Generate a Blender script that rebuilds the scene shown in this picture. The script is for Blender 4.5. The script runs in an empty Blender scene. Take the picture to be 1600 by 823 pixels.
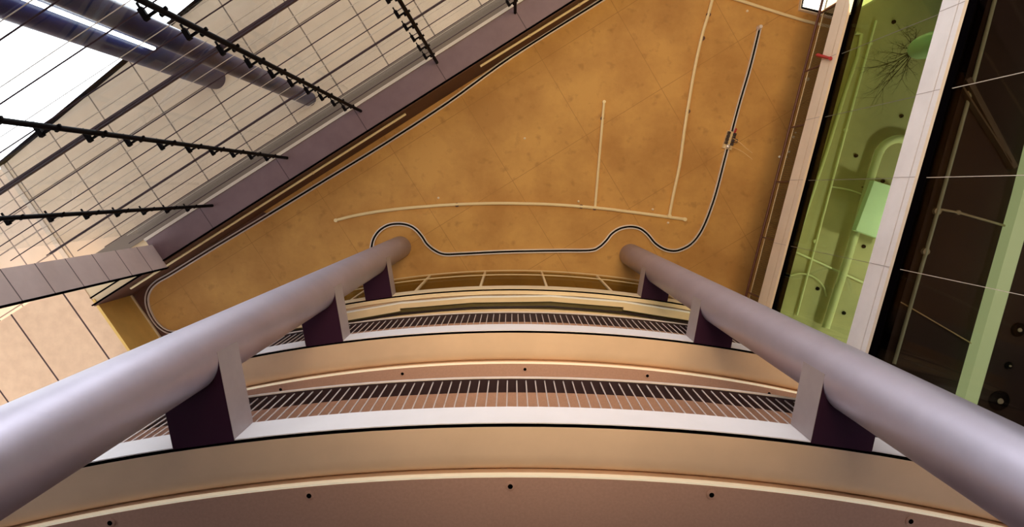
import bpy, bmesh, math, random
from mathutils import Vector, Matrix

# ------------------------------------------------------------------ camera, sky, lights, exposure
SC = bpy.context.scene
COL = SC.collection
CAM_Z = 1.6                       # eye height of the photographer above the ground floor
F_PX = 1000.0                     # focal length in pixels of the 1600 x 823 frame
TILT = math.atan(119.0 / F_PX)    # the camera looks almost straight up
VV = Vector((0, math.sin(TILT), math.cos(TILT)))
UU = Vector((0, -math.cos(TILT), math.sin(TILT)))
XX = Vector((1, 0, 0))

cam_data = bpy.data.cameras.new('camera')
cam_data.sensor_width = 36.0
cam_data.lens = 36.0 * F_PX / 1600.0
cam_data.clip_end = 500
cam = bpy.data.objects.new('camera', cam_data)
COL.objects.link(cam)
cam.matrix_world = Matrix((
    (XX.x, UU.x, -VV.x, 0), (XX.y, UU.y, -VV.y, 0), (XX.z, UU.z, -VV.z, CAM_Z), (0, 0, 0, 1)))
SC.camera = cam

world = bpy.data.worlds.new('overcast_sky')
SC.world = world
world.use_nodes = True
bg = world.node_tree.nodes['Background']
bg.inputs['Color'].default_value = (0.90, 0.95, 1.0, 1)
_nt = world.node_tree
_tc = _nt.nodes.new('ShaderNodeTexCoord'); _sx = _nt.nodes.new('ShaderNodeSeparateXYZ'); _mr = _nt.nodes.new('ShaderNodeMapRange')
_nt.links.new(_tc.outputs['Generated'], _sx.inputs[0]); _nt.links.new(_sx.outputs['Z'], _mr.inputs['Value'])
_mr.inputs['From Min'].default_value = 0.0; _mr.inputs['From Max'].default_value = 1.0
_mr.inputs['To Min'].default_value = 2.6; _mr.inputs['To Max'].default_value = 7.8      # overcast: the zenith is three times the horizon
_nt.links.new(_mr.outputs['Result'], bg.inputs['Strength'])

SC.view_settings.view_transform = 'Standard'
SC.view_settings.look = 'None'
SC.view_settings.gamma = 1.0
SC.view_settings.exposure = 0.0
SC.view_settings.use_curve_mapping = False
SC.cycles.max_bounces = 10
SC.cycles.diffuse_bounces = 6
SC.cycles.transparent_max_bounces = 16
SC.cycles.caustics_reflective = False
SC.cycles.caustics_refractive = False
SC.cycles.use_denoising = True

# local frames: s runs along the left glass wall, w towards it; r towards the right wall, k along it
CS, SN = 0.8526, 0.5225
def SW(s, w): return (s * CS - w * SN, -s * SN - w * CS)
C12, S12 = math.cos(math.radians(12)), math.sin(math.radians(12))
def RK(r, k): return (r * C12 - k * S12, r * S12 + k * C12)
def H(z): return z + CAM_Z        # heights below are measured from the camera
def ray(px, py): return XX * ((px - 800) / F_PX) + UU * ((411.5 - py) / F_PX) + VV
def at_z(px, py, z):              # where a pixel's line of sight meets the level z
    d = ray(px, py); return (d.x * z / d.z, d.y * z / d.z)
def at_r(px, py, r):              # where it meets a plane parallel to the right wall
    d = ray(px, py); k = r / (d.x * C12 + d.y * S12); return (d.x * k, d.y * k, H(d.z * k))
def at_w(px, py, w):
    d = ray(px, py); k = w / -(d.x * SN + d.y * CS); return (d.x * k, d.y * k, H(d.z * k))

def area_light(name, loc, size, energy, color, tilt=0.0, spread=180):
    ld = bpy.data.lights.new(name, 'AREA')
    ld.shape = 'RECTANGLE'; ld.size, ld.size_y = size
    ld.energy = energy; ld.color = color; ld.spread = math.radians(spread)
    o = bpy.data.objects.new(name, ld); COL.objects.link(o)
    o.location = loc
    o.rotation_euler = (math.pi - tilt, 0, 0)      # shining up, leaning towards the balconies by the tilt
    return o
# unseen warm fill lights added near the ground floor, shining up into the atrium
area_light('lobby_uplight', (3.6, -4.4, 0.25), (6, 5), 480, (1.0, 0.68, 0.33), spread=90)
area_light('balcony_uplight', (0.2, -3.0, 0.25), (3.5, 0.6), 58, (1.0, 0.79, 0.52), tilt=0.42, spread=40)

def point_lamp(name, loc, energy, color, radius=0.25):
    ld = bpy.data.lights.new(name, 'POINT'); ld.energy = energy; ld.color = color
    ld.shadow_soft_size = radius
    o = bpy.data.objects.new(name, ld); COL.objects.link(o); o.location = loc
    return o
# fill lights added without fittings in the storeys behind the right-hand glass
for _k in (-1.0, 3.2, -6.0):
    _p = RK(10.6, _k); point_lamp('office_lamp', (_p[0], _p[1], H(13.3)), 230 if _k > -5 else 14, (1.0, 0.98, 0.85))
_p = RK(10.8, -1.0); point_lamp('lower_office_lamp', (_p[0], _p[1], H(8.2)), 140, (1.0, 0.9, 0.8))

# ------------------------------------------------------------------ materials
def mat(name, color, rough=0.6, metallic=0.0, vary=0.0, scale=2.0, color2=None, bump=0.0, emit=None, spec=0.5):
    m = bpy.data.materials.new(name); m.use_nodes = True
    nt = m.node_tree; b = nt.nodes['Principled BSDF']
    b.inputs['Base Color'].default_value = (*color, 1)
    b.inputs['Roughness'].default_value = rough
    b.inputs['Metallic'].default_value = metallic
    b.inputs['Specular IOR Level'].default_value = spec
    if vary or color2:
        tc = nt.nodes.new('ShaderNodeTexCoord'); no = nt.nodes.new('ShaderNodeTexNoise')
        no.inputs['Scale'].default_value = scale; no.inputs['Detail'].default_value = 6; no.inputs['Roughness'].default_value = 0.6
        nt.links.new(tc.outputs['Object'], no.inputs['Vector'])
        rp = nt.nodes.new('ShaderNodeValToRGB')
        c2 = color2 or tuple(max(0, c * (1 - vary)) for c in color)
        rp.color_ramp.elements[0].position = 0.36; rp.color_ramp.elements[0].color = (*c2, 1)
        rp.color_ramp.elements[1].position = 0.66; rp.color_ramp.elements[1].color = (*color, 1)
        nt.links.new(no.outputs['Fac'], rp.inputs['Fac'])
        nt.links.new(rp.outputs['Color'], b.inputs['Base Color'])
        if bump:
            bp = nt.nodes.new('ShaderNodeBump'); bp.inputs['Strength'].default_value = bump; bp.inputs['Distance'].default_value = 0.02
            nt.links.new(no.outputs['Fac'], bp.inputs['Height']); nt.links.new(bp.outputs['Normal'], b.inputs['Normal'])
    if emit:
        b.inputs['Emission Color'].default_value = (*emit[0], 1); b.inputs['Emission Strength'].default_value = emit[1]
    return m

def jointed(name, color, color2, joint, frame, su, sv, ou=0.0, ov=0.0, width=0.012, rough=0.6, stain=None, scale=0.5):
    """panelled surface: a grid of joints along a wall's own directions plus mottling"""
    m = bpy.data.materials.new(name); m.use_nodes = True
    nt = m.node_tree; N = nt.nodes.new; L = nt.links.new
    b = nt.nodes['Principled BSDF']; b.inputs['Roughness'].default_value = rough
    tc = N('ShaderNodeTexCoord'); geo = N('ShaderNodeNewGeometry')
    def comp(vec, off, period):
        dp = N('ShaderNodeVectorMath'); dp.operation = 'DOT_PRODUCT'
        L(geo.outputs['Position'], dp.inputs[0]); dp.inputs[1].default_value = vec
        a = N('ShaderNodeMath'); a.operation = 'SUBTRACT'; L(dp.outputs['Value'], a.inputs[0]); a.inputs[1].default_value = off
        p = N('ShaderNodeMath'); p.operation = 'PINGPONG'; L(a.outputs[0], p.inputs[0]); p.inputs[1].default_value = period / 2
        c = N('ShaderNodeMath'); c.operation = 'LESS_THAN'; L(p.outputs[0], c.inputs[0]); c.inputs[1].default_value = width / 2
        return c
    u = comp(frame[0], ou, su) if su else None
    v = comp(frame[1], ov, sv) if sv else None
    if u and v:
        mx = N('ShaderNodeMath'); mx.operation = 'MAXIMUM'; L(u.outputs[0], mx.inputs[0]); L(v.outputs[0], mx.inputs[1])
    else:
        mx = u or v
    no = N('ShaderNodeTexNoise'); no.inputs['Scale'].default_value = scale; no.inputs['Detail'].default_value = 7; no.inputs['Roughness'].default_value = 0.62
    L(geo.outputs['Position'], no.inputs['Vector'])
    rp = N('ShaderNodeValToRGB'); rp.color_ramp.elements[0].position = 0.36; rp.color_ramp.elements[0].color = (*color2, 1)
    rp.color_ramp.elements[1].position = 0.62; rp.color_ramp.elements[1].color = (*color, 1)
    L(no.outputs['Fac'], rp.inputs['Fac'])
    base = rp.outputs['Color']
    if stain:
        n2 = N('ShaderNodeTexNoise'); n2.inputs['Scale'].default_value = 3.1; n2.inputs['Detail'].default_value = 9
        L(geo.outputs['Position'], n2.inputs['Vector'])
        r2 = N('ShaderNodeValToRGB'); r2.color_ramp.elements[0].position = 0.28; r2.color_ramp.elements[0].color = (1, 1, 1, 1)
        r2.color_ramp.elements[1].position = 0.42; r2.color_ramp.elements[1].color = (0, 0, 0, 1)
        L(n2.outputs['Fac'], r2.inputs['Fac'])
        ms = N('ShaderNodeMixRGB'); ms.inputs[2].default_value = (*stain, 1)
        mm = N('ShaderNodeMath'); mm.operation = 'MULTIPLY'; mm.inputs[1].default_value = 0.45; L(r2.outputs['Color'], mm.inputs[0])
        L(mm.outputs[0], ms.inputs[0]); L(base, ms.inputs[1]); base = ms.outputs[0]
    mj = N('ShaderNodeMixRGB'); L(mx.outputs[0], mj.inputs[0]); L(base, mj.inputs[1]); mj.inputs[2].default_value = (*joint, 1)
    L(mj.outputs[0], b.inputs['Base Color'])
    return m

def glass(name, tint, gloss=0.07, rough=0.0, power=3.0):
    m = bpy.data.materials.new(name); m.use_nodes = True
    nt = m.node_tree; nt.nodes.clear(); N = nt.nodes.new; L = nt.links.new
    out = N('ShaderNodeOutputMaterial'); mx = N('ShaderNodeMixShader')
    tr = N('ShaderNodeBsdfTransparent'); tr.inputs['Color'].default_value = (*tint, 1)
    gl = N('ShaderNodeBsdfGlossy'); gl.inputs['Roughness'].default_value = rough; gl.inputs['Color'].default_value = (0.95, 0.97, 1, 1)
    lw = N('ShaderNodeLayerWeight'); lw.inputs['Blend'].default_value = 0.3
    mp = N('ShaderNodeMapRange'); mp.inputs['To Min'].default_value = gloss * 0.4; mp.inputs['To Max'].default_value = min(1, gloss * 3)
    L(lw.outputs['Fresnel'], mp.inputs['Value']); L(mp.outputs['Result'], mx.inputs['Fac'])
    L(tr.outputs[0], mx.inputs[1]); L(gl.outputs[0], mx.inputs[2]); L(mx.outputs[0], out.inputs['Surface'])
    return m

SVEC = (CS, -SN, 0); WVEC = (-SN, -CS, 0); ZVEC = (0, 0, 1)
M = dict(
    ceiling=jointed('ochre_ceiling_plaster', (0.66, 0.365, 0.105), (0.50, 0.25, 0.066), (0.41, 0.205, 0.054), (SVEC, WVEC), 2.66, 2.63, 0.12, 0.16, 0.014, 0.7, (0.33, 0.16, 0.04), 0.55),
    bulk_soffit=jointed('mauve_soffit_metal', (0.20, 0.128, 0.148), (0.17, 0.105, 0.123), (0.07, 0.04, 0.05), (SVEC, WVEC), 2.61, 0, -0.02, 0, 0.025, 0.5, None, 1.2),
    head=mat('umber_head_profile', (0.20, 0.155, 0.12), 0.5),
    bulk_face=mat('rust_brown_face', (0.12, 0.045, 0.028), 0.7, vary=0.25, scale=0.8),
    pier=jointed('pier_metal_panels', (0.70, 0.55, 0.52), (0.62, 0.48, 0.455), (0.12, 0.08, 0.08), (ZVEC, SVEC), 0.94, 0, H(13.66), 0, 0.03, 0.45, None, 1.0),
    beige=jointed('beige_soffit_panels', (0.86, 0.60, 0.40), (0.78, 0.53, 0.35), (0.06, 0.02, 0.02), (SVEC, WVEC), 1.66, 0, -12.72, 0, 0.05, 0.7, None, 3.0),
    gold=mat('ochre_plaster_side', (0.95, 0.62, 0.17), 0.7, vary=0.2, scale=0.7),
    canopy=jointed('outdoor_canopy_panels', (0.78, 0.65, 0.50), (0.70, 0.58, 0.44), (0.20, 0.16, 0.13), (SVEC, WVEC), 1.66, 6.2, -6.25, 1.3, 0.04, 0.6, None, 0.8),
    canopy_pale=jointed('pale_canopy_panels', (0.86, 0.71, 0.57), (0.80, 0.66, 0.52), (0.26, 0.20, 0.17), (SVEC, WVEC), 0.9, 0.8, 0.1, 0.2, 0.04, 0.6, None, 0.8),
    column=mat('lavender_painted_steel', (0.455, 0.405, 0.48), 0.42, metallic=0.66, vary=0.10, scale=1.5, spec=0.2),
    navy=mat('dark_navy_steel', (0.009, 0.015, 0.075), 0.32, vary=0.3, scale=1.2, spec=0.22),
    dark=mat('black_steel', (0.004, 0.003, 0.004), 0.6, spec=0.06),
    transom=mat('dark_plum_steel', (0.05, 0.025, 0.035), 0.35),
    bracket_dark=mat('dark_plum_plate', (0.035, 0.010, 0.028), 0.6, spec=0.1),
    fascia=mat('pale_lilac_metal', (0.82, 0.78, 0.82), 0.35, vary=0.05, scale=2.0),
    bracket=mat('grey_mauve_plate', (0.34, 0.275, 0.275), 0.4, vary=0.08, scale=5.0),
    tan=mat('tan_plaster_soffit', (0.76, 0.55, 0.385), 0.75, vary=0.08, scale=1.2),
    red=mat('rose_brown_soffit', (0.50, 0.30, 0.235), 0.75, vary=0.10, scale=30.0),
    white=mat('white_metal_trim', (0.95, 0.94, 0.90), 0.3),
    strip=mat('cream_edge_strip', (0.92, 0.80, 0.62), 0.4),
    led=mat('glowing_edge_strip', (0.92, 0.82, 0.64), 0.4, emit=((1.0, 0.86, 0.62), 0.30)),  # weak emission added to brighten the balcony edge strip
    rail=mat('pale_rail_metal', (0.80, 0.72, 0.70), 0.3, metallic=0.2),
    rail_under=mat('dark_rail_timber', (0.022, 0.007, 0.012), 0.5),
    rod=mat('polished_rod', (0.80, 0.72, 0.72), 0.25, metallic=0.5),
    black_gap=mat('black_gap', (0.002, 0.0015, 0.002), 1.0, spec=0.0),  # near-black colour paints in the shade of gaps, also joints and holes
    cream=mat('cream_painted_pipe', (0.92, 0.76, 0.46), 0.45),
    cream_light=mat('cream_facade_panel', (0.84, 0.66, 0.42), 0.6, vary=0.06, scale=2.0),
    post=mat('cream_post', (0.80, 0.62, 0.36), 0.5),
    olive_glass=glass('olive_guard_glass', (0.72, 0.68, 0.48), 0.05),
    olive=mat('olive_recess_panel', (0.15, 0.12, 0.045), 0.3, vary=0.2, scale=1.5),
    wall=mat('brown_back_wall', (0.12, 0.065, 0.055), 0.8, vary=0.1, scale=2.0),
    clear_glass=glass('clear_wall_glass', (0.95, 0.96, 0.96), 0.03),
    sealant=mat('pale_sealant', (0.68, 0.60, 0.51), 0.5),
    green_glass=glass('green_tinted_glass', (0.73, 0.80, 0.58), 0.02),
    dark_glass=glass('dark_tinted_glass', (0.62, 0.58, 0.54), 0.010),
    beam=mat('brushed_lilac_aluminium', (0.95, 0.91, 0.93), 0.4, metallic=0.0, vary=0.08, scale=1.5),
    beam_warm=mat('cream_brushed_aluminium', (0.95, 0.78, 0.60), 0.4, metallic=0.0, vary=0.08, scale=1.5),  # same aluminium, with warm light spill put into its colour
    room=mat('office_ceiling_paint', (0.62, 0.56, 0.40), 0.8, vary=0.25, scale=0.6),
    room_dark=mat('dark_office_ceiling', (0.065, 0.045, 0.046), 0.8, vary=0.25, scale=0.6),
    pale_pipe=mat('pale_green_pipe', (0.95, 0.97, 0.80), 0.4),
    mint=mat('mint_white_panel', (0.72, 0.93, 0.80), 0.5),
    duct=mat('grey_duct_metal', (0.74, 0.74, 0.55), 0.45),
    vase=mat('celadon_glaze', (0.42, 0.62, 0.50), 0.25),
    twig=mat('dark_bark', (0.008, 0.005, 0.004), 0.8, vary=0.3, scale=20),
    red_paint=mat('red_paint', (0.42, 0.02, 0.02), 0.5),
    mesh=mat('bronze_wire', (0.10, 0.075, 0.03), 0.5, metallic=0.3),
    handrail=mat('dark_maroon_rail', (0.10, 0.03, 0.02), 0.4),
    bulb=mat('clear_bulb', (0.9, 0.85, 0.7), 0.08),
    lamp_white=mat('lamp_diffuser', (1, 1, 1), 0.5, emit=((1.0, 0.93, 0.72), 2.6)),
    lamp_yellow=mat('warm_lamp_diffuser', (1, 0.95, 0.6), 0.5, emit=((1.0, 0.90, 0.50), 1.2)),
    tube_light=mat('cool_tube', (1, 1, 1), 0.4, emit=((0.85, 0.95, 1.0), 6.0)),
    mint_lamp=mat('mint_trough_diffuser', (0.7, 0.9, 0.7), 0.5, emit=((0.62, 0.85, 0.42), 0.8)),
    dull=mat('dull_duct_metal', (0.20, 0.17, 0.13), 0.6),
    wire=mat('straw_wire', (0.80, 0.55, 0.28), 0.5),
    brick=mat('dark_brick_facade', (0.16, 0.10, 0.09), 0.9, vary=0.3, scale=1.0),
    plaza=mat('pale_plaza_paving', (0.46, 0.43, 0.40), 0.8, vary=0.1, scale=0.2),
    floor=jointed('warm_stone_paving', (0.05, 0.036, 0.03), (0.04, 0.03, 0.025), (0.025, 0.02, 0.02), ((1, 0, 0), (0, 1, 0)), 1.2, 1.2, 0, 0, 0.02, 0.7, None, 0.3),
)

# ------------------------------------------------------------------ mesh helpers
class MB:
    def __init__(self): self.v = []; self.f = []
    def add(self, vs, fs):
        o = len(self.v); self.v += [tuple(p) for p in vs]; self.f += [tuple(i + o for i in q) for q in fs]; return self
    def prism(self, poly, z0, z1):
        n = len(poly)
        vs = [(p[0], p[1], z0) for p in poly] + [(p[0], p[1], z1) for p in poly]
        return self.add(vs, [tuple(range(n))[::-1], tuple(range(n, 2 * n))] + [(i, (i + 1) % n, n + (i + 1) % n, n + i) for i in range(n)])
    def tube(self, path, r, seg=8, cap=True):
        pts = [Vector(p) for p in path]; n = len(pts)
        rad = r if isinstance(r, (list, tuple)) else [r] * n
        vs = []; up = None
        for i, p in enumerate(pts):
            t = (pts[min(i + 1, n - 1)] - pts[max(i - 1, 0)]).normalized()
            if up is None:
                up = Vector((0, 0, 1)) if abs(t.z) < 0.9 else Vector((1, 0, 0))
            a = (up - t * up.dot(t)).normalized(); b = t.cross(a); up = a
            for j in range(seg):
                an = 2 * math.pi * j / seg
                vs.append(p + (a * math.cos(an) + b * math.sin(an)) * rad[i])
        fs = [(i * seg + j, i * seg + (j + 1) % seg, (i + 1) * seg + (j + 1) % seg, (i + 1) * seg + j) for i in range(n - 1) for j in range(seg)]
        if cap: fs += [tuple(range(seg))[::-1], tuple(range((n - 1) * seg, n * seg))]
        return self.add(vs, fs)
    def strip(self, path, half_w, z0, z1):     # flat band following a plan path
        pts = [Vector((p[0], p[1])) for p in path]; n = len(pts); L, R = [], []
        for i, p in enumerate(pts):
            t = (pts[min(i + 1, n - 1)] - pts[max(i - 1, 0)]).normalized(); nn = Vector((-t.y, t.x))
            L.append(p + nn * half_w[1]); R.append(p + nn * half_w[0])
        vs = [(*p, z0) for p in R] + [(*p, z0) for p in L] + [(*p, z1) for p in R] + [(*p, z1) for p in L]
        fs = []
        for i in range(n - 1):
            a, b, c, d = i, n + i, 2 * n + i, 3 * n + i
            fs += [(a, b, b + 1, a + 1), (c, c + 1, d + 1, d), (a, a + 1, c + 1, c), (b, d, d + 1, b + 1)]
        fs += [(0, 2 * n, 3 * n, n), (n - 1, 2 * n - 1, 4 * n - 1, 3 * n - 1)]
        return self.add(vs, fs)
    def lathe(self, c, prof, seg=32):          # prof: (radius, z) from bottom to top, world z
        n = len(prof)
        vs = [(c[0] + r * math.cos(2 * math.pi * j / seg), c[1] + r * math.sin(2 * math.pi * j / seg), z) for r, z in prof for j in range(seg)]
        fs = [(i * seg + j, i * seg + (j + 1) % seg, (i + 1) * seg + (j + 1) % seg, (i + 1) * seg + j) for i in range(n - 1) for j in range(seg)]
        fs += [tuple(range(seg))[::-1], tuple(range((n - 1) * seg, n * seg))]
        return self.add(vs, fs)
    def build(self, name, material, parent=None, smooth=False, bevel=0.0):
        me = bpy.data.meshes.new(name); me.from_pydata(self.v, [], self.f)
        bm = bmesh.new(); bm.from_mesh(me); bmesh.ops.recalc_face_normals(bm, faces=bm.faces[:]); bm.to_mesh(me); bm.free()
        me.materials.append(material)
        if smooth:
            for p in me.polygons: p.use_smooth = True
            me.set_sharp_from_angle(angle=math.radians(40))
        o = bpy.data.objects.new(name, me); COL.objects.link(o)
        if parent:
            o.parent = parent; o.matrix_parent_inverse = inv_of(parent)
        if bevel:
            b = o.modifiers.new('bevel', 'BEVEL'); b.width = bevel; b.segments = 2; b.limit_method = 'ANGLE'
        return o
def inv_of(o):
    m = Matrix.Translation(o.location) if o.type == 'EMPTY' else Matrix.Identity(4)
    return m.inverted()
def tag(o, label, cat, group=None, kind=None):
    o['label'] = label; o['category'] = cat
    if group: o['group'] = group
    if kind: o['kind'] = kind
    return o
def thing(name, label, cat, loc, group=None):
    o = bpy.data.objects.new(name, None); COL.objects.link(o); o.location = loc
    o.empty_display_size = 0.2
    return tag(o, label, cat, group)
def place(o_src, parent, loc, rz=0.0):         # another copy of a part, sharing its mesh
    c = o_src.copy(); COL.objects.link(c); c.parent = parent; c.matrix_parent_inverse = inv_of(parent)
    c.location = loc; c.rotation_euler = (0, 0, rz); return c
def struct(name, mb, material, label=None, parent=None):
    o = mb.build(name, material, parent)
    if parent is None: o['kind'] = 'structure'
    if label: o['label'] = label
    return o
def rect(fr, a0, a1, b0, b1): return [fr(a0, b0), fr(a1, b0), fr(a1, b1), fr(a0, b1)]
def smooth_path(pts, n=6):                     # Catmull-Rom through plan points
    out = []
    P = [pts[0]] + list(pts) + [pts[-1]]
    for i in range(1, len(P) - 2):
        p0, p1, p2, p3 = [Vector(q) for q in P[i - 1:i + 3]]
        for j in range(n):
            t = j / n
            out.append(0.5 * ((2 * p1) + (p2 - p0) * t + (2 * p0 - 5 * p1 + 4 * p2 - p3) * t * t + (3 * p1 - p0 - 3 * p2 + p3) * t ** 3))
    out.append(Vector(pts[-1])); return out

# balcony arc: all three storeys follow the same curve
AC, AR = (0.03, 27.05), 24.5
def arc_pt(x, t):                              # t metres behind the front edge, at the angle of plan x on the front
    a = math.asin((x - AC[0]) / AR); r = AR - t
    r = AR - t
    return (AC[0] + r * math.sin(a), AC[1] - r * math.cos(a))
def arc_sweep(mb, prof, x0=-8.6, x1=6.3, n=40):   # closed profile of (t, z) swept along the arc
    m = len(prof); vs = []; fs = []
    for i in range(n + 1):
        x = x0 + (x1 - x0) * i / n
        vs += [(*arc_pt(x, t), z) for t, z in prof]
    for i in range(n):
        fs += [(i * m + j, i * m + (j + 1) % m, (i + 1) * m + (j + 1) % m, (i + 1) * m + j) for j in range(m)]
    fs += [tuple(range(m))[::-1], tuple(range(n * m, n * m + m))]
    return mb.add(vs, fs)
def arc_box(mb, t0, t1, z0, z1, x0=-8.6, x1=6.3, n=40):
    xs = [x0 + (x1 - x0) * i / n for i in range(n + 1)]
    A = [arc_pt(x, t0) for x in xs]; B = [arc_pt(x, t1) for x in xs]
    m = n + 1
    vs = [(*p, z0) for p in A] + [(*p, z0) for p in B] + [(*p, z1) for p in A] + [(*p, z1) for p in B]
    fs = []
    for i in range(n):
        a, b, c, d = i, m + i, 2 * m + i, 3 * m + i
        fs += [(a, b, b + 1, a + 1), (c, c + 1, d + 1, d), (a, a + 1, c + 1, c), (b, d, d + 1, b + 1)]
    fs += [(0, 2 * m, 3 * m, m), (n, m + n, 3 * m + n, 2 * m + n)]
    return mb.add(vs, fs)

# ------------------------------------------------------------------ the large structure
ZC = 20.0
struct('floor', MB().prism([SW(-12.1, 4.3), RK(12.7, -16.0), RK(12.7, 6.5), SW(-12.1, -3)], -0.3, 0.0), M['floor'])
struct('wall_opposite', MB().prism(rect(SW, 0, 40, 19, 20), -0.3, 11.5), M['brick'])  # unseen block added outside to cut low sky light
struct('wall_opposite_tower', MB().prism(rect(SW, -45, 0, 17, 18), -0.3, 24), M['brick'])  # unseen taller block added to cut sky light from the left
struct('floor_plaza', MB().prism([(-70, -70), (70, -70), (70, 70), (-70, 70)], -0.6, -0.3), M['plaza'])
# the ochre ceiling: one slab over the atrium, the balconies and the terrace on the right
ceil_poly = [SW(-12.1, 3.46), RK(12.5, -16.6), RK(12.5, 6.5), SW(-12.1, -3)]
struct('ceiling', MB().prism(ceil_poly, H(ZC), H(ZC + 0.5)), M['ceiling'])

# bulkhead along the glass wall: mauve underside, rust-brown inner face
mb = MB().prism(rect(SW, -9.7, 14.5, 3.46, 4.15), H(18.2), H(18.24)); struct('trim_1', mb, M['bulk_soffit'])
mb = MB().prism(rect(SW, -12.6, 14.5, 4.23, 4.62), H(18.2), H(18.24)); struct('trim_5', mb, M['head'])
mb = MB().prism(rect(SW, -12.1, 14.5, 3.40, 3.46), H(18.26), H(20.0)); struct('wall_bulkhead', mb, M['bulk_face'])
mb = MB().prism(rect(SW, -12.1, 14.5, 3.425, 3.46), H(18.17), H(18.26)); struct('trim_2', mb, M['black_gap'])
mb = MB().prism(rect(SW, -12.1, 14.5, 4.52, 4.62), H(18.24), H(20.5)); struct('wall_outer_bulkhead', mb, M['canopy'])
# head profile of the glass wall
mb = MB().prism(rect(SW, -9.7, 14.5, 4.15, 4.23), H(18.15), H(18.24)); struct('trim_3', mb, M['sealant'])
# pier that closes the end of the glass wall
mb = MB().prism(rect(SW, -9.68, -9.6, 3.22, 3.98), 0.0, H(18.2)); struct('wall_pier', mb, M['pier'])
mb = MB().prism(rect(SW, -9.66, -9.575, 3.185, 3.215), 0.0, H(18.2)); struct('trim_4', mb, M['black_gap'])
mb = MB().prism(rect(SW, -12.14, -9.7, 3.47, 4.62), H(18.38), H(18.46)); struct('ceiling_return', mb, M['cream_light'])
mb = MB().prism(rect(SW, -12.14, -9.7, 3.66, 3.70), H(18.36), H(18.38)); struct('trim_6', mb, M['black_gap'])
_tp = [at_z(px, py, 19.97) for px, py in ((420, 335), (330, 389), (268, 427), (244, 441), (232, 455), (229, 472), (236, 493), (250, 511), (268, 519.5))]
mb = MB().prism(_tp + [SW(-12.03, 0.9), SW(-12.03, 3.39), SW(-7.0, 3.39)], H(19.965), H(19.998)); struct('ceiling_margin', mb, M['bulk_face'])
# lower ceiling block at the far left: beige underside and ochre side
mb = MB().prism(rect(SW, -19.0, -12.12, -8, 4.5), H(18.36), H(18.42)); struct('ceiling_lower', mb, M['beige'])
mb = MB().prism(rect(SW, -12.12, -12.04, -8, 3.6), H(18.36), H(20.0)); struct('wall_lower_side', mb, M['gold'])
struct('wall_left_end', MB().prism(rect(SW, -12.9, -12.6, -8, 1.0), 0.0, H(18.36)), M['wall'])  # hidden wall added to keep sky light off the columns
# back wall behind the balconies
mb = MB(); arc_box(mb, 3.6, 3.9, 0.0, H(20.0), -9.0, 6.0); struct('wall_back', mb, M['wall'])

# ------------------------------------------------------------------ round columns
for (x, y, lab) in ((-3.514, 1.864, 'thick round lavender column on the left, rising past three balconies to the ochre ceiling'),
                    (3.720, 2.107, 'thick round lavender column on the right, in front of the green glass wall')):
    c = MB().lathe((x, y), [(0.345, 0.0), (0.345, 5), (0.345, 10), (0.345, 15), (0.345, H(ZC))], 64).build('column', M['column'], None, True)
    tag(c, lab, 'column')

# ------------------------------------------------------------------ balconies
def bracket(parent, z0, z1, colx, coly):
    """flat steel arm between the balcony edge and the column: pale cheeks, dark underside"""
    a = math.atan2(colx - AC[0], AC[1] - coly)
    d = Vector((math.sin(a), -math.cos(a)))        # outwards
    n = Vector((-d.y, d.x))
    C0 = Vector(AC) + d * (AR + 0.0); hw = 0.345
    out = (Vector((colx, coly)) - C0).dot(d) + 0.03
    p = lambda l, o: tuple(C0 + n * l + d * o)
    side = -1 if colx > 0 else 1
    body = MB().prism([p(-hw + .004, -.02), p(hw - .004, -.02), p(hw - .004, out), p(-hw + .004, out)], z0 - 0.008, z1 - 0.01)
    b = body.build('column_bracket', M['bracket_dark'], parent); b['label'] = 'dark underside plate of the arm'
    for sgn in (-1, 1):
        ck = MB().prism([p(sgn * hw, .0), p(sgn * (hw - .02), .0), p(sgn * (hw - .02), out + .02), p(sgn * hw, out + .02)], z0 - 0.004, z1).build('bracket_cheek', M['bracket'], b)

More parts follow.
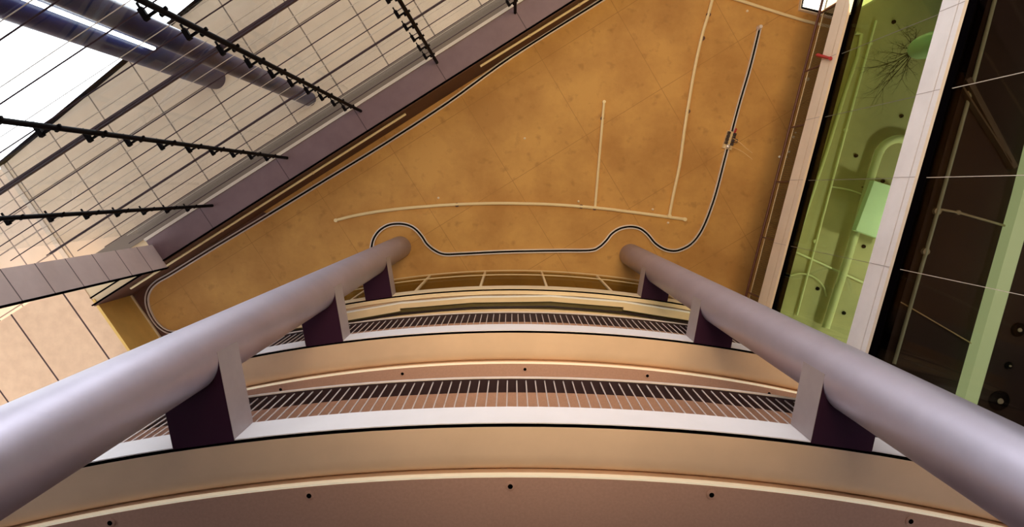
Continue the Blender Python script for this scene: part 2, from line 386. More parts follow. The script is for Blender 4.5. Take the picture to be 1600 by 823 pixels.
DOWN = [0.0]
def balcony(z, lab, nbal, kind, group='curved balconies'):
    root = thing('balcony', lab, 'balcony', (0.03, 2.9, H(z)), group)
    h = 0.51
    arc = lambda t0, t1, a, b, **k: arc_box(MB(), t0, t1, H(a), H(b), **k)
    arc(0.0, 0.012, z, z + h).build('fascia', M['fascia'] if kind == 'bars' else M['cream_light'], root, True)
    arc(0.013, 0.3, z + 0.3, z + h - 0.02).build('slab_edge', M['black_gap'], root)
    arc(0.034, 0.05, z + 0.002, z + 0.3).build('gap_backing', M['black_gap'], root)
    arc(0.61 if kind == 'bars' else 0.05, 3.6, z + 0.14, z + h - 0.02).build('slab', M['tan'], root)
    if kind == 'bars':
        cove = [(0.05, H(z)), (0.36, H(z))] + [(0.36 + 0.235 * math.sin(a), H(z + 0.21 * (1 - math.cos(a)))) for a in [math.pi / 2 * j / 8 for j in range(1, 9)]]
        arc_sweep(MB(), cove + [(0.595, H(z + 0.299)), (0.05, H(z + 0.299))]).build('outer_soffit', M['tan'], root, True)['label'] = 'smooth tan soffit curving up into a groove'
        arc(0.585, 0.61, z - 0.042, z + 0.03).build('edge_strip', M['led'], root, True)['label'] = 'bright cream edge strip'
        arc(0.597, 0.61, z + 0.03, z + 0.3).build('groove_back', M['tan'], root, True)
        arc(0.61, 3.6, z - 0.038, z + 0.139).build('inner_soffit', M['red'], root, True)['label'] = 'rose-brown soffit with round downlights'
        for x in ([-6.86 + 2.28 * i for i in range(6)] if z < 8 else [-6.6 + 2.28 * i for i in range(6)]):
            c = arc_pt(x, 0.71)
            zz = H(z - 0.038)
            ring = MB().lathe(c, [(0.036, zz - 0.016), (0.054, zz - 0.010), (0.056, zz + 0.02), (0.036, zz + 0.02)], 24)
            rg = ring.build('downlight', M['red'], root, True)
            MB().lathe(c, [(0.028, zz - 0.0175), (0.028, zz - 0.008)], 20).build('downlight_lens', M['black_gap'], rg)
        # handrail on rods
        zr = z + h + 1.13
        arc(-0.012, 0.006, zr - 0.012, zr + 0.03).build('rail_edge', M['rail'], root, True)['label'] = 'bright front edge of the handrail'
        arc(0.006, 0.2, zr, zr + 0.03).build('handrail', M['rail_under'], root, True)
        zb = z + h - 0.02
        src = None
        for i in range(nbal):
            x = -5.2 + 9.9 * i / (nbal - 1)
            c = arc_pt(x, 0.04)
            if src is None:
                src = MB().lathe((0, 0), [(0.0095, 0), (0.0095, zr - zb)], 8).build('baluster', M['rod'], root, True)
                src.location = (*c, H(zb))
            else:
                place(src, root, (*c, H(zb)))
    else:
        arc(0.05, 0.145, z, z + 0.14).build('outer_soffit', M['cream_light'], root)
        nodes = [at_z(px, py, z) for px, py in ((380, 520), (440, 503), (533, 489), (624, 473), (740, 463.6), (860, 462), (975, 471), (1075, 487), (1150, 499), (1203, 512))]
        MB().strip(nodes, (-0.02, 0.012), H(z - 0.10), H(z + 0.14)).build('facet_strip', M['white'], root)['label'] = 'thin white line of the faceted edge'
        MB().strip(nodes, (0.012, 0.13), H(z - 0.095), H(z + 0.14)).build('facet_panel', M['cream_light'], root)
        for a, b in ((0, 3), (6, 9)):
            MB().strip(nodes[a:b + 1], (0.13, 0.20), H(z - 0.095), H(z + 0.14)).build('facet_panel', M['cream_light'], root)
        MB().strip(nodes, (0.131, 0.34), H(z + 0.06), H(z + 0.14)).build('olive_recess', M['olive'], root)['label'] = 'olive recessed strip behind the facets'
        MB().strip(nodes, (0.262, 0.285), H(z - 0.06), H(z + 0.14)).build('recess_edge', M['rail_under'], root)
        arc(0.52, 0.62, z - 0.04, z + 0.139).build('inner_edge', M['cream_light'], root)
        arc(0.60, 3.6, z - 0.11, z + 0.14).build('inner_soffit', M['red'], root, True)['label'] = 'rose-brown inner soffit'
        zt = z + h
        xs = [-6.0, -4.26, -2.55, -0.833, 0.915, 2.63, 4.36, 6.0]
        for i, x in enumerate(xs):
            a = math.asin((x - AC[0]) / AR)
            b = MB().prism([(-.03, -.035), (.03, -.035), (.03, .035), (-.03, .035)], 0, 3.1).build('post', M['post'], root, bevel=0.004)
            b.location = (*arc_pt(x, 0.05), H(zt - 0.02)); b.rotation_euler = (0, 0, a)
            if i < len(xs) - 1:
                arc_box(MB(), 0.045, 0.055, H(zt), H(19.6), x + 0.045, xs[i + 1] - 0.045, 4).build('glass_panel', M['olive_glass'], root)['label'] = 'olive tinted glass panel'
        for zz, r in ((19.6, 0.016), (18.65, 0.016)):
            MB().tube([(*arc_pt(-6.1 + 12.2 * i / 30, 0.0), H(zz)) for i in range(31)], r, 8).build('top_rail', M['post'], root, True)
    for cx, cy in ((-3.514, 1.864), (3.720, 2.107)):
        bracket(root, H(z), H(z + h), cx, cy)
    return root
balcony(6.74, 'lowest and nearest curved balcony, broad pale lilac edge band and thin rods, across the bottom', 80, 'bars')
balcony(11.3, 'middle curved balcony with thin rods, behind the nearest one and below the cream top storey', 81, 'bars')
balcony(16.05, 'topmost curved balcony with cream posts and olive glass panels close under the ochre ceiling', 0, 'glass')

# ------------------------------------------------------------------ the glass wall on the left
gw = thing('glass_wall', 'tall glazed wall at upper left hung on black masts and taut cables', 'glass wall', (*SW(0, 4.1), 0.0))
S0, S1 = -9.55, 14.5
MB().prism(rect(SW, S0, S1, 4.345, 4.36), 0.0, H(18.2)).build('glass_pane', M['clear_glass'], gw)
sj = MB()
for k in range(18):
    z = 0.95 + 1.02 * k
    sj.prism(rect(SW, S0, S1, 4.335, 4.344), H(z - 0.005), H(z + 0.005))
sj.build('sealant_line', M['sealant'], gw)['label'] = 'fine pale joint lines across the glass'
cz = [7.94 - 1.02 * 6 + 1.02 * k for k in range(16)]
for z in cz:
    MB().tube([(*SW(S0, 4.1), H(z)), (*SW(S1, 4.1), H(z))], 0.0105, 8).build('cable', M['transom'], gw, True)
for z, d, e in ((5.95, 0.09, 0.035), (10.13, 0.075, 0.03), (14.2, 0.045, 0.02)):
    MB().prism(rect(SW, S0, S1, 4.11, 4.11 + d), H(z - e), H(z + e)).build('transom', M['transom'], gw, bevel=0.006)['label'] = 'dark plum transom bar'
cl = None
for s in (-7.51, -4.96, -2.49, 0.02, 2.55, 5.1, 7.65, 10.2, 12.7):
    m = MB().tube([(*SW(s, 4.0), 0.0), (*SW(s, 4.0), H(18.25))], 0.042, 16)
    mo = m.build('mast', M['dark'], gw, True)
    for z in cz:
        if cl is None:
            c = MB()   # a sideways arm that grips the cable, and a stud on the other side
            fr = lambda a, b: SW(a, b)
            c.prism(rect(fr, -0.19, 0.0, -0.016, 0.016), -0.016, 0.016)
            c.prism(rect(fr, -0.22, -0.15, -0.03, 0.125), -0.03, 0.03)
            c.prism(rect(fr, -0.20, -0.17, 0.0, 0.20), -0.012, 0.012)
            c.prism(rect(fr, 0.0, 0.075, -0.02, 0.02), 0.05, 0.09)
            c.prism(rect(fr, -0.075, 0.0, -0.02, 0.02), 0.12, 0.17)
            cl = c.build('cable_clamp', M['dark'], gw)
            cl.location = (*SW(s, 4.0), H(z))
        else:
            place(cl, gw, (*SW(s, 4.0), H(z)))

# ------------------------------------------------------------------ outdoors beyond the glass wall
can = MB().prism([SW(-13.0, 4.63), SW(14.5, 4.63), SW(14.5, 11.55), SW(-13.0, 8.8)], H(20.0), H(20.5)).build('canopy', M['canopy'])
tag(can, 'beige panelled outdoor canopy seen through the glass wall, with the white sky past its edge', 'canopy')
edge = MB().prism([SW(-13.15, 8.80), SW(14.5, 11.56), SW(14.5, 11.66), SW(-13.15, 8.90)], H(19.9), H(20.5)).build('edge_profile', M['dark'], can)
MB().prism(rect(SW, -13.16, -13.01, 4.63, 8.8), H(19.96), H(20.3)).build('border_profile', M['sealant'], can)
c2 = MB().prism([SW(-19, 4.63), SW(-13.17, 4.63), SW(-13.17, 8.76), SW(-19, 8.2)], H(20.02), H(20.5)).build('canopy', M['canopy_pale'])
tag(c2, 'paler tiled canopy section at the far left edge beyond the glass wall', 'canopy')
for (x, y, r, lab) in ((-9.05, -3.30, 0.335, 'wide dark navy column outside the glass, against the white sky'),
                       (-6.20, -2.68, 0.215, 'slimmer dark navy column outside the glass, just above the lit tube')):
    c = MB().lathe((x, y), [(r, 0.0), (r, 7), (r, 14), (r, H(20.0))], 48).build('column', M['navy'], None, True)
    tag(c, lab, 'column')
sl = thing('tube_light', 'long upright glowing white tube light beside the wide navy column', 'light', (-8.56, -3.29, 0.0))
MB().tube([(-8.56, -3.29, 1.0), (-8.56, -3.29, H(15.8))], 0.045, 12).build('glowing_tube', M['tube_light'], sl, True)
MB().tube([(-8.56, -3.29, 0.0), (-8.56, -3.29, 1.0)], 0.05, 12).build('tube_base', M['dark'], sl, True)
MB().tube([(-8.56, -3.29, H(15.8)), (-8.56, -3.29, H(15.86))], 0.05, 12).build('end_cap', M['dark'], sl, True)
MB().tube([(-8.56, -3.29, H(15.83)), (-8.71, -3.295, H(15.83))], 0.015, 8).build('wall_arm', M['dark'], sl, True)

# ------------------------------------------------------------------ the right-hand wall: beams, glass, storeys behind
K0, K1 = -13.0, 5.2
def spandrel(z0, zs, z1, lab, bm_='beam', gap=0.22):
    root = thing('spandrel_beam', lab, 'beam', (*RK(7.2, -2), H(z0)), 'spandrel beams of the right wall')
    MB().prism(rect(RK, 7.1, 7.34, K0, K1), H(zs + 0.012), H(z1)).build('beam_face', M[bm_], root)
    MB().prism(rect(RK, 7.1, 7.3, K0, K1), H(z0), H(zs - 0.012)).build('lower_flange', M[bm_], root)
    MB().prism(rect(RK, 7.12, 7.34, K0, K1), H(zs - 0.02), H(zs + 0.02)).build('joint_line', M['bracket_dark'], root)
    MB().prism(rect(RK, 7.16, 7.34, K0, K1), H(z0 - gap), H(z0)).build('shadow_gap', M['black_gap'], root)  # solid strip coloured black for the shade of the recess
    for k in (-9.75, -8.1, -6.45, -4.82, -3.28, -1.70, -0.02, 1.65, 3.3):
        MB().prism(rect(RK, 7.094, 7.1, k - 0.003, k + 0.003), H(z0), H(z1)).build('panel_seam', M['bracket'], root)
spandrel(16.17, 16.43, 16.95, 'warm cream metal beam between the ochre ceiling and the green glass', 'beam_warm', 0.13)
spandrel(11.69, 11.86, 12.37, 'broad lilac metal beam between the green glass and the dark glass')
for nm, z0, z1, g in (('window_1', 12.37, 16.05, 'green_glass'), ('window_2', 6.2, 11.48, 'dark_glass')):
    w = MB().prism(rect(RK, 7.18, 7.20, K0, K1), H(z0), H(z1)).build(nm, M[g]); w['kind'] = 'structure'
    for k in (-9.75, -8.1, -6.45, -4.82, -3.28, -1.70, -0.02, 1.65, 3.3):
        MB().prism(rect(RK, 7.165, 7.178, k - 0.005, k + 0.005), H(z0), H(z1)).build('glazing_joint', M['sealant'] if nm == 'window_2' else M['dull'], w)
struct('wall_right', MB().prism(rect(RK, 7.1, 7.4, K0, K1), 0.0, H(6.2)), M['beam'])
# storeys
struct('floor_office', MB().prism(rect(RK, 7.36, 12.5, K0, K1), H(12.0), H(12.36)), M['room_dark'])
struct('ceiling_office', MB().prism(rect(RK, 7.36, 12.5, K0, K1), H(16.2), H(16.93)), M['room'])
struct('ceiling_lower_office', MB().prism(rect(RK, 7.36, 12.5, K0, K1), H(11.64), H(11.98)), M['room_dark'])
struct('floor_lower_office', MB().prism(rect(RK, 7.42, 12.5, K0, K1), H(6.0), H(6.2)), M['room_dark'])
struct('wall_office_back', MB().prism(rect(RK, 12.5, 12.7, K0, K1), 0.0, H(20.0)), M['room'])
struct('wall_office_end', MB().prism(rect(RK, 7.42, 12.5, K1, K1 + 0.2), 0.0, H(20.0)), M['room'])
struct('wall_office_far', MB().prism(rect(RK, 7.42, 12.5, K0 - 0.2, K0), 0.0, H(20.0)), M['room'])

# guard of wire mesh on the upper beam
gd = thing('mesh_guard', 'wire mesh guard with dark rail standing on the warm-lit upper beam', 'railing', (*RK(7.2, -2), H(16.95)))
MB().tube([(*RK(7.18, -8), H(18.05)), (*RK(7.18, K1), H(18.05))], 0.035, 10).build('handrail', M['handrail'], gd, True)
MB().tube([(*RK(7.22, -8), H(17.86)), (*RK(7.22, K1), H(17.86))], 0.018, 8).build('lower_rail', M['post'], gd, True)
for k in (-6.3, -4.74, -3.2, -1.68, -0.1, 1.5, 3.0, 4.6):
    MB().prism(rect(RK, 7.17, 7.2, k - 0.018, k + 0.018), H(16.9), H(18.05)).build('post', M['handrail'], gd)
ms = MB()
nv = 260
for i in range(nv):
    k = -8 + (K1 + 8) * i / (nv - 1)
    ms.prism(rect(RK, 7.208, 7.213, k - 0.003, k + 0.003), H(16.95), H(17.86))
for j in range(19):
    z = 16.97 + 0.048 * j
    ms.prism(rect(RK, 7.214, 7.219, -8, K1), H(z - 0.003), H(z + 0.003))
ms.build('wire_mesh', M['mesh'], gd)

# red flag bar across the upper beam
rb = thing('red_bar', 'small red bar sticking out across the warm-lit upper beam', 'bracket', at_r(1294, 90, 7.08))
p0 = Vector(at_r(1277, 86, 7.04)); p1 = Vector(at_r(1297, 91, 7.04))
MB().tube([p0, p1], [0.05, 0.03], 4).build('bar', M['red_paint'], rb)
MB().tube([p1, Vector(at_r(1298.5, 92, 7.1))], [0.045, 0.045], 8).build('end_plate', M['red_paint'], rb)

# bulbs lying behind the mesh
for px, py, rr in ((1261.5, 123.5, 0.055), (1240, 214, 0.035), (1233, 237, 0.035), (1229, 245, 0.03), (1218, 245, 0.035), (1243, 207, 0.025)):
    p = at_r(px, py, 7.3)
    bmb = MB().lathe((p[0], p[1]), [(rr * math.sin(a), p[2] - rr * math.cos(a)) for a in [0.15 + i * 0.25 for i in range(12)]], 16)
    big = rr > 0.05
    tag(bmb.build('glass_bulb', M['bulb'], None, True),
        'single round glass bulb behind the upper end of the wire mesh' if big else 'small shiny glass bulb tangled behind the wire mesh', 'bulb', None if big else 'bulbs behind the mesh')

# ------------------------------------------------------------------ services on the ochre ceiling
def pipe(name, pts, r, material, label, cat, z=ZC, clips=(), group=None, sm=True, seg=8):
    path = [at_z(px, py, z - r - 0.02) for px, py in pts]
    path = smooth_path(path) if sm else path
    zz = H(z - r - 0.01)
    root = thing(name, label, cat, (path[0][0], path[0][1], zz), group)
    MB().tube([(p[0], p[1], zz) for p in path], r, seg).build('pipe', M[material], root, True)
    for px, py in clips:
        c = at_z(px, py, z - r)
        MB().lathe(c, [(r * 1.35, zz - r * 0.6), (r * 1.35, zz + r + 0.01)], 12).build('pipe_clip', M['handrail'], root)
    for e in (path[0], path[-1]):
        MB().lathe((e[0], e[1]), [(r * 1.25, zz - r * 1.2), (r * 1.25, zz + r + 0.01)], 12).build('end_cap', M[material], root)
    return root
pipe('pipe', [(525, 344), (560, 335.5), (620, 326.5), (700, 320), (760, 317.8), (800, 317.8), (860, 319.3), (930, 324.5), (1000, 333), (1070, 342.5)], 0.048, 'cream',
     'long gently arched cream pipe on the ochre ceiling above both columns', 'pipe', clips=((714, 320), (908, 322.5), (929, 325)))
pipe('pipe', [(1046, 337), (1052, 305), (1062, 258), (1070, 200), (1078, 150), (1087, 100), (1098, 52), (1107, 22), (1118, -20)], 0.048, 'cream',
     'long slightly bent cream pipe running up from the right part of the arched pipe', 'pipe', clips=((1107, 23), (1098, 60), (1075, 174)))
pipe('pipe', [(930, 323), (937, 240), (944, 159)], 0.04, 'cream', 'short straight cream pipe rising from the middle of the arched pipe', 'pipe', clips=((941, 185),))
pipe('pipe', [(1128, -8), (1164, 3), (1200, 14.5), (1240, 27), (1264, 34), (1300, 42)], 0.045, 'cream',
     'slanting cream pipe at the top right of the ochre ceiling below the bright lamp', 'pipe', clips=())
fl = at_z(1264, 33.5, ZC - 0.1)
# the cable track that winds round the columns
trk = [(1187, 44), (1172, 105), (1155, 163), (1142, 212), (1132, 250), (1121, 293), (1112, 322), (1102, 348), (1092, 367), (1080, 381), (1066, 389), (1053, 392), (1038, 389), (1024, 380),
       (1012, 366), (1000, 357), (985, 354), (969, 357), (956, 365), (947, 376), (936, 386), (922, 391), (880, 391.5), (840, 392), (780, 393.5), (720, 396.5), (694, 397), (679, 391), (667, 381), (659, 369), (649, 358),
       (637, 351.5), (622, 349.5), (606, 352), (592, 361), (583, 375), (579, 394), (572, 414), (555, 422), (520, 432), (460, 450), (400, 470), (330, 500), (290, 516), (268, 519.5), (250, 511), (236, 493), (229, 472), (232, 455), (244, 441), (268, 427),
       (330, 389), (420, 335), (520, 274), (605, 222), (700, 160), (800, 88), (940, 0), (1000, -38)]
tpath = smooth_path([at_z(px, py, ZC - 0.06) for px, py in trk], 5)
tr = thing('cable_track', 'long double-railed cable track winding round both columns and along the ceiling edge', 'track', (tpath[0].x, tpath[0].y, H(ZC)))
MB().strip(tpath, (-0.03, 0.03), H(ZC - 0.03), H(ZC)).build('channel', M['dark'], tr)
MB().strip(tpath, (0.03, 0.062), H(ZC - 0.07), H(ZC)).build('rail', M['rail'], tr)
MB().strip(tpath, (-0.062, -0.03), H(ZC - 0.07), H(ZC)).build('rail', M['rail'], tr)
e = at_z(1186.5, 43, ZC - 0.08)
MB().lathe(e, [(0.05, H(ZC - 0.22)), (0.07, H(ZC - 0.1)), (0.07, H(ZC))], 16).build('end_fitting', M['rail'], tr, True)
# junction box with loose wires
jc = at_z(1140, 219, ZC - 0.1)
jb = thing('junction_box', 'dark open junction box with terminals and loose wires on the cable track', 'box', (*jc, H(ZC)))
ang = math.atan2(250 - 163, 1132 - 1155)
def JB(l, t): return (jc[0] + l * math.cos(ang) - t * math.sin(ang), jc[1] + l * math.sin(ang) + t * math.cos(ang))
MB().prism(rect(JB, -0.27, 0.27, -0.14, 0.14), H(ZC - 0.1), H(ZC - 0.001)).build('base_plate', M['post'], jb)
for t in (-0.09, 0.09):
    for l in (-0.2, -0.1, 0.0, 0.1):
        MB().prism(rect(JB, l - 0.042, l + 0.042, t - 0.045, t + 0.045), H(ZC - 0.17), H(ZC - 0.1)).build('terminal', M['rail_under'], jb, bevel=0.006)
c = JB(0.2, 0.0); MB().lathe(c, [(0.03, H(ZC - 0.19)), (0.06, H(ZC - 0.17)), (0.06, H(ZC - 0.1))], 16).build('cable_gland', M['rod'], jb, True)
MB().tube([(*at_z(1150, 201, ZC - .1), H(ZC - 0.12)), (*at_z(1147, 208, ZC - .1), H(ZC - 0.14))], 0.03, 8).build('red_connector', M['red_paint'], jb)
for pts in (((1145, 214), (1156, 221), (1166, 231), (1175, 239)), ((1145, 229), (1155, 233), (1165, 240), (1175, 249))):
    P = [(*at_z(px, py, ZC - .3), H(ZC - 0.15 - 0.06 * i)) for i, (px, py) in enumerate(pts)]
    MB().tube([tuple(v) for v in smooth_path(P, 5)], 0.008, 6).build('loose_wire', M['wire'], jb, True)
P = [(*at_z(px, py, ZC - .2), H(ZC - 0.16)) for px, py in ((1147, 217), (1153, 218), (1152, 222), (1147, 222))]
MB().tube([tuple(v) for v in smooth_path(P, 5)], 0.012, 6).build('wire_loop', M['transom'], jb, True)
# light pipes on the bulkhead face
def wall_pipe(px0, px1, label):
    a, b = at_w(*px0, 3.35), at_w(*px1, 3.35)
    root = thing('pipe', label, 'pipe', a)
    MB().tube([a, b], 0.034, 10).build('pipe', M['cream'], root, True)
    for f in (0.33, 0.66):
        q = Vector(a).lerp(Vector(b), f)
        MB().tube([q - Vector((0.02, -0.012, 0)), q + Vector((0.02, -0.012, 0))], 0.045, 10).build('pipe_clip', M['post'], root)
wall_pipe((634, 178), (204, 450.5), 'cream pipe with rounded end along the left half of the mauve bulkhead')
wall_pipe((750.5, 103.5), (985, -42), 'cream pipe with rounded end along the upper right part of the mauve bulkhead')
cn = MB().prism(rect(SW, -12.035, -11.985, -3.0, 3.39), H(19.9), H(19.96)).build('cornice', M['cream_light'])
tag(cn, 'thin pale cornice across the far left corner of the ochre ceiling', 'trim')
for px, py in ((904, 314.5), (1020, 327), (1044, 348), (685, 309), (1168, 17), (820, 216)):
    p = at_z(px, py, ZC - 0.03)
    o = MB().lathe(p, [(0.02, H(ZC - 0.05)), (0.035, H(ZC - 0.03)), (0.035, H(ZC))], 12).build('sprinkler_head', M['strip'], None, True)
    tag(o, 'tiny white sprinkler head on the ochre ceiling', 'sprinkler', 'sprinkler heads on the ochre ceiling')
# bright lamp box on the ceiling at top right
lf = thing('ceiling_lamp', 'bright boxed ceiling lamp at the top edge beside the warm-lit beam', 'light', (*at_z(1290, -10, ZC), H(ZC)))
def Z19(px, py): return at_z(px, py, ZC - 0.05)
MB().prism([Z19(1254, -30), Z19(1252, 12), Z19(1281, 18.5), Z19(1322, -6), Z19(1330, -36)], H(ZC - 0.05), H(ZC - 0.002)).build('diffuser', M['lamp_white'], lf)
MB().strip([Z19(1257, -34), Z19(1249.5, 14.5), Z19(1325, 33)], (0.0, 0.045), H(ZC - 0.14), H(ZC)).build('frame', M['strip'], lf)
MB().strip([Z19(1261, -34), Z19(1251.5, 12.5), Z19(1325, 30)], (-0.03, 0.02), H(ZC - 0.11), H(ZC)).build('inner_frame', M['dark'], lf)
MB().prism([Z19(1281.5, 19), Z19(1323, -5), Z19(1330, 28)], H(ZC - 0.04), H(ZC - 0.002)).build('reflector', M['post'], lf)

# ------------------------------------------------------------------ inside the green-glazed storey
ZO = 16.2
def opipe(pts, r, material, label, clips=(), z=ZO, cat='pipe', sm=False, depth=0.0):
    zz = z - r - 0.02 - depth
    path = [at_z(px, py, zz) for px, py in pts]
    path = smooth_path(path, 6) if sm else path
    rr = lambda p: p[0] * C12 + p[1] * S12           # pipes start at the inside of the glass
    def trim(pp):
        pp = [tuple(p[:2]) for p in pp]
        while len(pp) > 2 and rr(pp[1]) < 7.4: pp.pop(0)
        if rr(pp[0]) < 7.4:
            u = (7.4 - rr(pp[0])) / (rr(pp[1]) - rr(pp[0]))
            pp[0] = tuple(a + (b - a) * u for a, b in zip(pp[0], pp[1]))
        return pp
    path = trim(path)
    root = thing('pipe', label, cat, (path[0][0], path[0][1], H(z)))
    MB().tube([(p[0], p[1], H(zz)) for p in path], r, 10).build('pipe', M[material], root, True)
    for px, py in clips:
        c = at_z(px, py, zz)
        MB().lathe(c, [(r * 1.9, H(zz - r * 0.5)), (r * 1.9, H(z))], 12).build('pipe_clip', M['duct'], root)
    return root
opipe([(1369, 32), (1322, 203), (1245, 492)], 0.026, 'pale_pipe', 'long straight pale pipe on the ceiling behind the green glass', ((1360, 68), (1322, 203), (1274, 377)))
opipe([(1300, 292), (1328, 297), (1356, 307)], 0.02, 'pale_pipe', 'short pale branch pipe between the long pipe and the mint box behind the green glass', (), sm=True)
opipe([(1222, 384), (1262, 402), (1348, 441)], 0.024, 'pale_pipe', 'slanting pale pipe crossing the long pipe low behind the green glass')
opipe([(1205, 436), (1228, 432), (1250, 427), (1272, 433), (1286, 447), (1291, 463)], 0.022, 'duct', 'thin curved conduit at the bottom behind the green glass', sm=True)
opipe([(1318, 47), (1346, 53.5), (1340, 88), (1322, 140), (1293, 232), (1266, 312), (1246, 372)], 0.045, 'duct', 'dull conduit with a square corner beside the long pipe behind the green glass')
# round duct with an elbow
dp = [(1440, 228), (1420, 220), (1404, 217), (1390, 221), (1378, 231), (1370, 248), (1354, 300), (1340, 352), (1322, 412), (1306, 462), (1290, 512)]
zz = ZO - 0.2
dpath = smooth_path([at_z(px, py, zz) for px, py in dp], 6)
du = thing('duct', 'round ventilation duct with a wide elbow behind the green glass', 'duct', (dpath[0].x, dpath[0].y, H(ZO)))
MB().tube([(p.x, p.y, H(zz)) for p in dpath], 0.10, 20).build('duct_pipe', M['duct'], du, True)
for px, py in ((1369, 233), (1352, 296), (1322, 400)):
    c = at_z(px, py, zz)
    i = min(range(len(dpath)), key=lambda j: (dpath[j] - Vector(c)).length)
    a, b = dpath[max(i - 1, 0)], dpath[min(i + 1, len(dpath) - 1)]
    d = (b - a).normalized() * 0.012
    q = dpath[i]
    MB().tube([(q.x - d.x, q.y - d.y, H(zz)), (q.x + d.x, q.y + d.y, H(zz))], 0.112, 20).build('duct_collar', M['duct'], du, True)
# mint box
def ZB(px, py): return at_z(px, py, 15.55)
mbx = thing('service_box', 'pale mint flat box hanging beside the duct behind the green glass', 'box', (*ZB(1380, 320), H(15.55)))
b0, b1, b2, b3 = ZB(1366, 282), ZB(1337, 360), ZB(1400, 382), ZB(1429, 302)
MB().prism([b0, b1, b2, b3], H(15.55), H(15.75)).build('box_body', M['mint'], mbx, bevel=0.01)
for q in (b0, b2):
    cx = (q[0] * 0.8 + (b0[0] + b2[0]) * 0.1, q[1] * 0.8 + (b0[1] + b2[1]) * 0.1)
    MB().tube([(*cx, H(15.75)), (*cx, H(ZO))], 0.012, 8).build('hanger_rod', M['dark'], mbx)
for px, py in ((1315, 94), (1409, 181), (1397, 34), (1338, 243), (1380, 283), (1350, 385), (1278, 451), (1319, 489), (1280, 213)):
    p = at_z(px, py, ZO - 0.03)
    o = MB().lathe(p, [(0.018, H(ZO - 0.06)), (0.045, H(ZO - 0.04)), (0.05, H(ZO))], 14).build('smoke_detector', M['dark'], None, True)
    tag(o, 'small dark round detector on the office ceiling behind the green glass', 'detector', 'detectors behind the green glass')
yl = thing('office_lamp_panel', 'yellow glowing lamp panel at the top behind the green glass', 'light', (*at_z(1345, -5, ZO), H(ZO)))
MB().prism([at_z(1326, -60, ZO), at_z(1327, 22, ZO), at_z(1368, -2, ZO), at_z(1400, -60, ZO)], H(ZO - 0.06), H(ZO - 0.002)).build('diffuser', M['lamp_yellow'], yl)
MB().strip([at_z(1326, 23.5, ZO), at_z(1369, -1.5, ZO)], (-0.02, 0.02), H(ZO - 0.08), H(ZO)).build('frame', M['duct'], yl)

# vase with bare branches standing on the office floor
va, vb, vz = at_r(1428, 74, 7.62)
pv = RK(7.62, -4.52)
vtop = 13.85
prof = [(0.12, 12.37), (0.16, 12.5), (0.21, 12.8), (0.245, 13.2), (0.24, 13.45), (0.215, 13.62), (0.165, 13.76), (0.10, 13.83), (0.06, vtop)]
tag(MB().lathe(pv, [(r, H(z)) for r, z in prof], 32).build('vase', M['vase'], None, True), 'tall pale green vase half hidden by the broad lilac beam', 'vase')
random.seed(7)
def twig(m, p, d, L, r, depth):
    n = 5; pts = [p]; rad = [r]
    for i in range(n):
        d = (d + Vector((random.uniform(-.22, .22), random.uniform(-.22, .22), random.uniform(-.12, .12)))).normalized()
        p = p + d * (L / n); pts.append(p); rad.append(r * (1 - 0.75 * (i + 1) / n))
        for _b in range(2 if depth > 0 and i >= 1 else 0):
            sd = (d + Vector((random.uniform(-.9, .9), random.uniform(-.9, .9), random.uniform(-.4, .5)))).normalized()
            twig(m, p, sd, L * random.uniform(0.35, 0.55), rad[-1] * 0.7, depth - 1)
    m.tube(pts, rad, 5)
vt = Vector((pv[0], pv[1], H(vtop - 0.03)))
tx, ty = RK(1, 0); kx, ky = -S12, C12
for kk, rr_, zz_, L in ((0.9, 0.1, 0.55, 0.95), (0.75, -0.1, 0.8, 0.85), (0.5, 0.15, 1.0, 0.8), (0.2, 0.25, 1.0, 0.7), (-0.1, 0.1, 1.0, 0.75), (-0.45, 0.2, 0.9, 0.7),
                        (-0.75, 0.1, 0.7, 0.65), (0.35, -0.15, 0.9, 0.8), (-0.25, 0.35, 0.8, 0.6), (0.65, 0.35, 0.7, 0.75), (-0.6, 0.3, 0.6, 0.6)):
    d = Vector((tx * rr_ + kx * kk, ty * rr_ + ky * kk, zz_)).normalized()
    m = MB(); twig(m, vt, d, L * 1.2, 0.012, 2)
    tag(m.build('bare_branch', M['twig']), 'bare dark twiggy branch standing in the pale green vase', 'branch', 'bare branches in the vase')

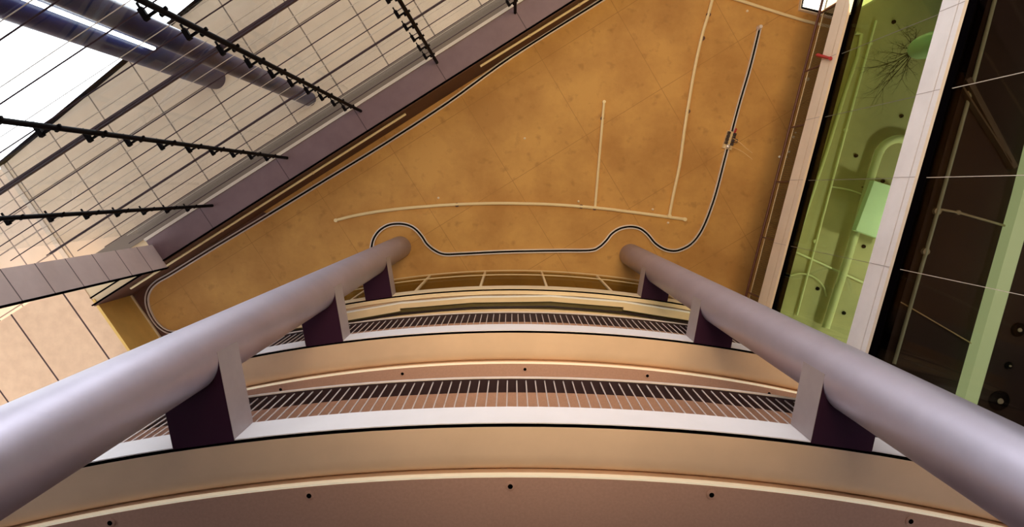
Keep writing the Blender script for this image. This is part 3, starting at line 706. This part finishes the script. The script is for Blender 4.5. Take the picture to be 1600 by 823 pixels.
# ------------------------------------------------------------------ inside the dark-glazed storey
ZL = 11.64
opipe([(1557, -10), (1516, 146), (1465, 330), (1397, 568)], 0.034, 'mint', 'long straight mint pipe on the ceiling behind the dark glass', ((1516, 146), (1465, 330), (1447, 393)), ZL)
opipe([(1469, 327), (1498, 332), (1582, 356)], 0.022, 'duct', 'dull branch pipe leaving the long mint pipe behind the dark glass', ((1498, 332),), ZL)
opipe([(1378, 455), (1420, 479), (1526, 541)], 0.012, 'cream', 'thin yellowish pipe crossing low behind the dark glass', (), ZL)
mi = thing('ceiling_trough', 'pale mint lit trough running parallel to the beams at the right edge', 'beam', (*at_z(1560, 440, ZL - .2), H(ZL)))
def ZT(px, py): return at_z(px, py, ZL - 0.25)
MB().prism([ZT(1597, 306), ZT(1509, 617), ZT(1490, 690), ZT(1511, 696), ZT(1527, 632), ZT(1618, 312), ZT(1690, 20), ZT(1672, 10)], H(ZL - 0.25), H(ZL)).build('trough_body', M['mint_lamp'], mi)
for px, py, r in ((1592, 515, 0.13), (1577, 571, 0.07), (1562, 626, 0.19)):
    p = at_z(px, py, ZL - 0.03)
    o = thing('downlight', {0.13: 'medium dark round downlight right of the mint trough, below the frame edge', 0.07: 'smallest dark round downlight right of the mint trough', 0.19: 'largest dark round downlight right of the mint trough, next to the column'}[r], 'light', (*p, H(ZL)), 'downlights behind the dark glass')
    MB().lathe(p, [(r * 0.8, H(ZL - 0.05)), (r, H(ZL - 0.03)), (r, H(ZL))], 24).build('housing', M['dark'], o, True)
    MB().lathe(p, [(r * 0.25, H(ZL - 0.07)), (r * 0.3, H(ZL - 0.05))], 16).build('lens', M['bulb'], o, True)
# solid bands standing in for glass reflections, slanting across the dark ceiling
for a, b, w, lab in (((1502, 130), (1582, 255), 0.018, 'narrow dull flat duct slanting behind the mint pipe'), ((1514, 122), (1588, 262), 0.05, 'wide dull flat duct slanting behind the mint pipe')):
    pa, pb = at_z(*a, ZL - 0.15), at_z(*b, ZL - 0.15)
    o = MB().strip([pa, pb], (-w, w), H(ZL - 0.15), H(ZL)).build('flat_duct', M['dull'], bevel=0.01)
    tag(o, lab, 'duct')
